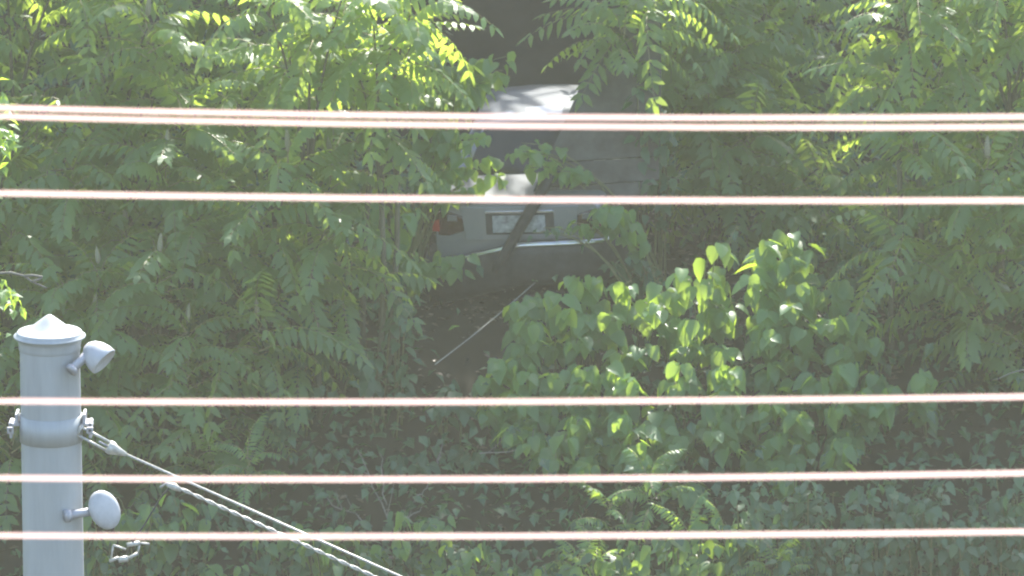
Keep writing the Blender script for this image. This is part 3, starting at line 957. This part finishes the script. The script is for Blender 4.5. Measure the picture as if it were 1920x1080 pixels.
# ------------------------------------------------------------------ near tree whose boughs reach in beside the pole
def near_tree():
    Y = 45.0
    base = Vector((-6.4, Y, ground(-6.4, Y)))
    root = empty('near_tree', base, 'sunlit tree whose leaf tips reach in beside the pole cap', 'tree')
    b = MB()
    top = base + Vector((.2, 0, 13.5))
    b.tube([base - base, Vector((.05, 0, 5)), Vector((.15, 0, 10)), Vector((.2, 0, 13.5))], [.2, .17, .11, .04], 9)
    r = random.Random(5)
    spots = [(12, 258, 26, 30), (18, 560, 20, 34), (4, 190, 14, 34), (-40, 300, 40, 90), (-70, 560, 60, 90), (-60, 100, 50, 90)]
    lb = MB()
    for (px, py, sx, sy) in spots:
        c = at(px, py, Y) - base
        s = Vector((.1, 0, c.z - .8))
        b.tube(stem_curve(s, c, Vector((0, 0, .3)), 5), [.035, .028, .022, .016, .011, .006], 5)
        for k in range(int(16 + sx * sy / 60)):
            p = at(px + r.gauss(0, .55) * sx, py + r.gauss(0, .55) * sy, Y + r.uniform(-.25, .25)) - base
            l = r.uniform(.07, .11); w = l * .6
            e = Euler((r.uniform(-1.3, .2), r.uniform(-.5, .5), pi + r.gauss(0, 1))).to_matrix()
            lb.add([p + e @ Vector(q) for q in ((0, 0, 0), (-w / 2, l * .4, .01), (0, l * .45, 0), (w / 2, l * .4, .01), (0, l, -.01))], [(0, 2, 1), (0, 3, 2), (1, 2, 4), (2, 3, 4)])
    for k in range(5000):   # the crown itself, outside the picture
        a = r.uniform(0, 6.3); z = r.uniform(6.5, 15.5); rr = 1.5 * sqrt(r.random()) * (1 - ((z - 10.5) / 6) ** 2 * .5)
        p = Vector((rr * cos(a) - .3, rr * sin(a), z))
        if to_px(p + base)[0] > -15: continue
        l = r.uniform(.09, .14); w = l * .6
        e = Euler((r.uniform(-1.3, .2), r.uniform(-.5, .5), r.uniform(0, 6.3))).to_matrix()
        lb.add([p + e @ Vector(q) for q in ((0, 0, 0), (-w / 2, l * .4, .01), (0, l * .45, 0), (w / 2, l * .4, .01), (0, l, -.01))], [(0, 2, 1), (0, 3, 2), (1, 2, 4), (2, 3, 4)])
    b.build('trunk', M['bark'], root, True)
    lb.build('crown', M['knot'], root)
    b = MB()
    for pts in (((-30, 514), (20, 511), (45, 517), (60, 528), (88, 540)), ((45, 517), (62, 516), (80, 519)), ((60, 528), (72, 524), (78, 520))):
        b.tube([at(x, y, Y) - base for x, y in pts], [.012 - .0015 * i for i in range(len(pts))], 5)
    b.build('bare_twig', M['dead'], root, True)
near_tree()

# ------------------------------------------------------------------ unseen tall trees added up the slope to shade the bank
def added_shade_tree(x, y, h, R_, label, seed):
    r = random.Random(seed)
    base = Vector((x, y, ground(x, y)))
    root = empty('added_shade_tree', base, label, 'tree', 'unseen trees added up the slope for shade')
    b = MB()
    b.tube([Vector((0, 0, -.2)), Vector((.1, -.1, h * .35)), Vector((0, -.4, h * .65)), Vector((.1, -.6, h * .95))], [.28, .22, .15, .05], 10)
    lb = MB()
    cen = Vector((0, -1.2, h * .78))
    clumps = []
    for k in range(34):
        v = Vector((r.gauss(0, 1), r.gauss(0, 1), r.gauss(0, 1))).normalized() * (r.random() ** .4)
        c = cen + Vector((v.x * R_, v.y * R_ * 1.15, v.z * R_ * .62))
        clumps.append(c)
        s = Vector((0, -.3, h * r.uniform(.45, .75)))
        b.tube(stem_curve(s, c, Vector((0, 0, -.3)), 4), [.06, .045, .03, .02, .01], 5)
    for c in clumps:
        for k in range(210):
            p = c + Vector((r.gauss(0, .42), r.gauss(0, .42), r.gauss(0, .33))) * (R_ / 3.2)
            wp = p + base
            if any(((wp - q) - SUN * (wp - q).dot(SUN)).length < d_ for q, d_ in RAYS): continue  # crown leaves cut away along sun rays to shape the lit patches
            l = r.uniform(.24, .40); w = l * .75
            e = Euler((r.uniform(-.9, .5), r.uniform(-.6, .6), r.uniform(0, 6.3))).to_matrix()
            lb.add([p + e @ Vector(q) for q in ((0, 0, 0), (-w / 2, l * .45, .02), (0, l, -.03), (w / 2, l * .45, .02))], [(0, 3, 2, 1)])
    b.build('trunk', M['bark'], root, True)
    lb.build('crown', M['canopy'], root)
for i, (x, y, h, R_) in enumerate([(-7.5, 69.5, 10.5, 3.3), (-3.2, 70.0, 11.5, 3.4), (.8, 69.6, 10.5, 3.4), (4.6, 70.0, 11.5, 3.4), (8.6, 69.5, 10.5, 3.4),
                                   (-5.4, 75, 6.8, 3.4), (-.8, 75.5, 6.5, 3.4), (3.4, 75, 6.8, 3.4), (7.4, 75.5, 6.5, 3.4),
                                   (-3.0, 81, 9.5, 4.0), (1.2, 80.5, 9.5, 4.0), (5.6, 81, 9.5, 4.0), (10, 80.5, 9.5, 4.0)]):
    added_shade_tree(x, y, h, R_, 'unseen tall leafy tree added on the slope above the car to shade the bank', 800 + i)

# ------------------------------------------------------------------ haze
m, nt, bs = mat('haze')
nt.nodes.remove(bs)
pv = nt.nodes.new('ShaderNodeVolumePrincipled')
pv.inputs['Color'].default_value = (0.97, 0.965, 0.74, 1)
pv.inputs['Density'].default_value = 0.00102
pv.inputs['Anisotropy'].default_value = 0.0
nt.links.new(pv.outputs[0], nt.nodes['Material Output'].inputs['Volume'])
b = MB(); b.box((0, 60, 9.0), (340, 260, 37))
o = b.build('haze', m)
pr(o, 'pale sunlit summer haze filling the air over the bank', 'haze', kind='stuff')
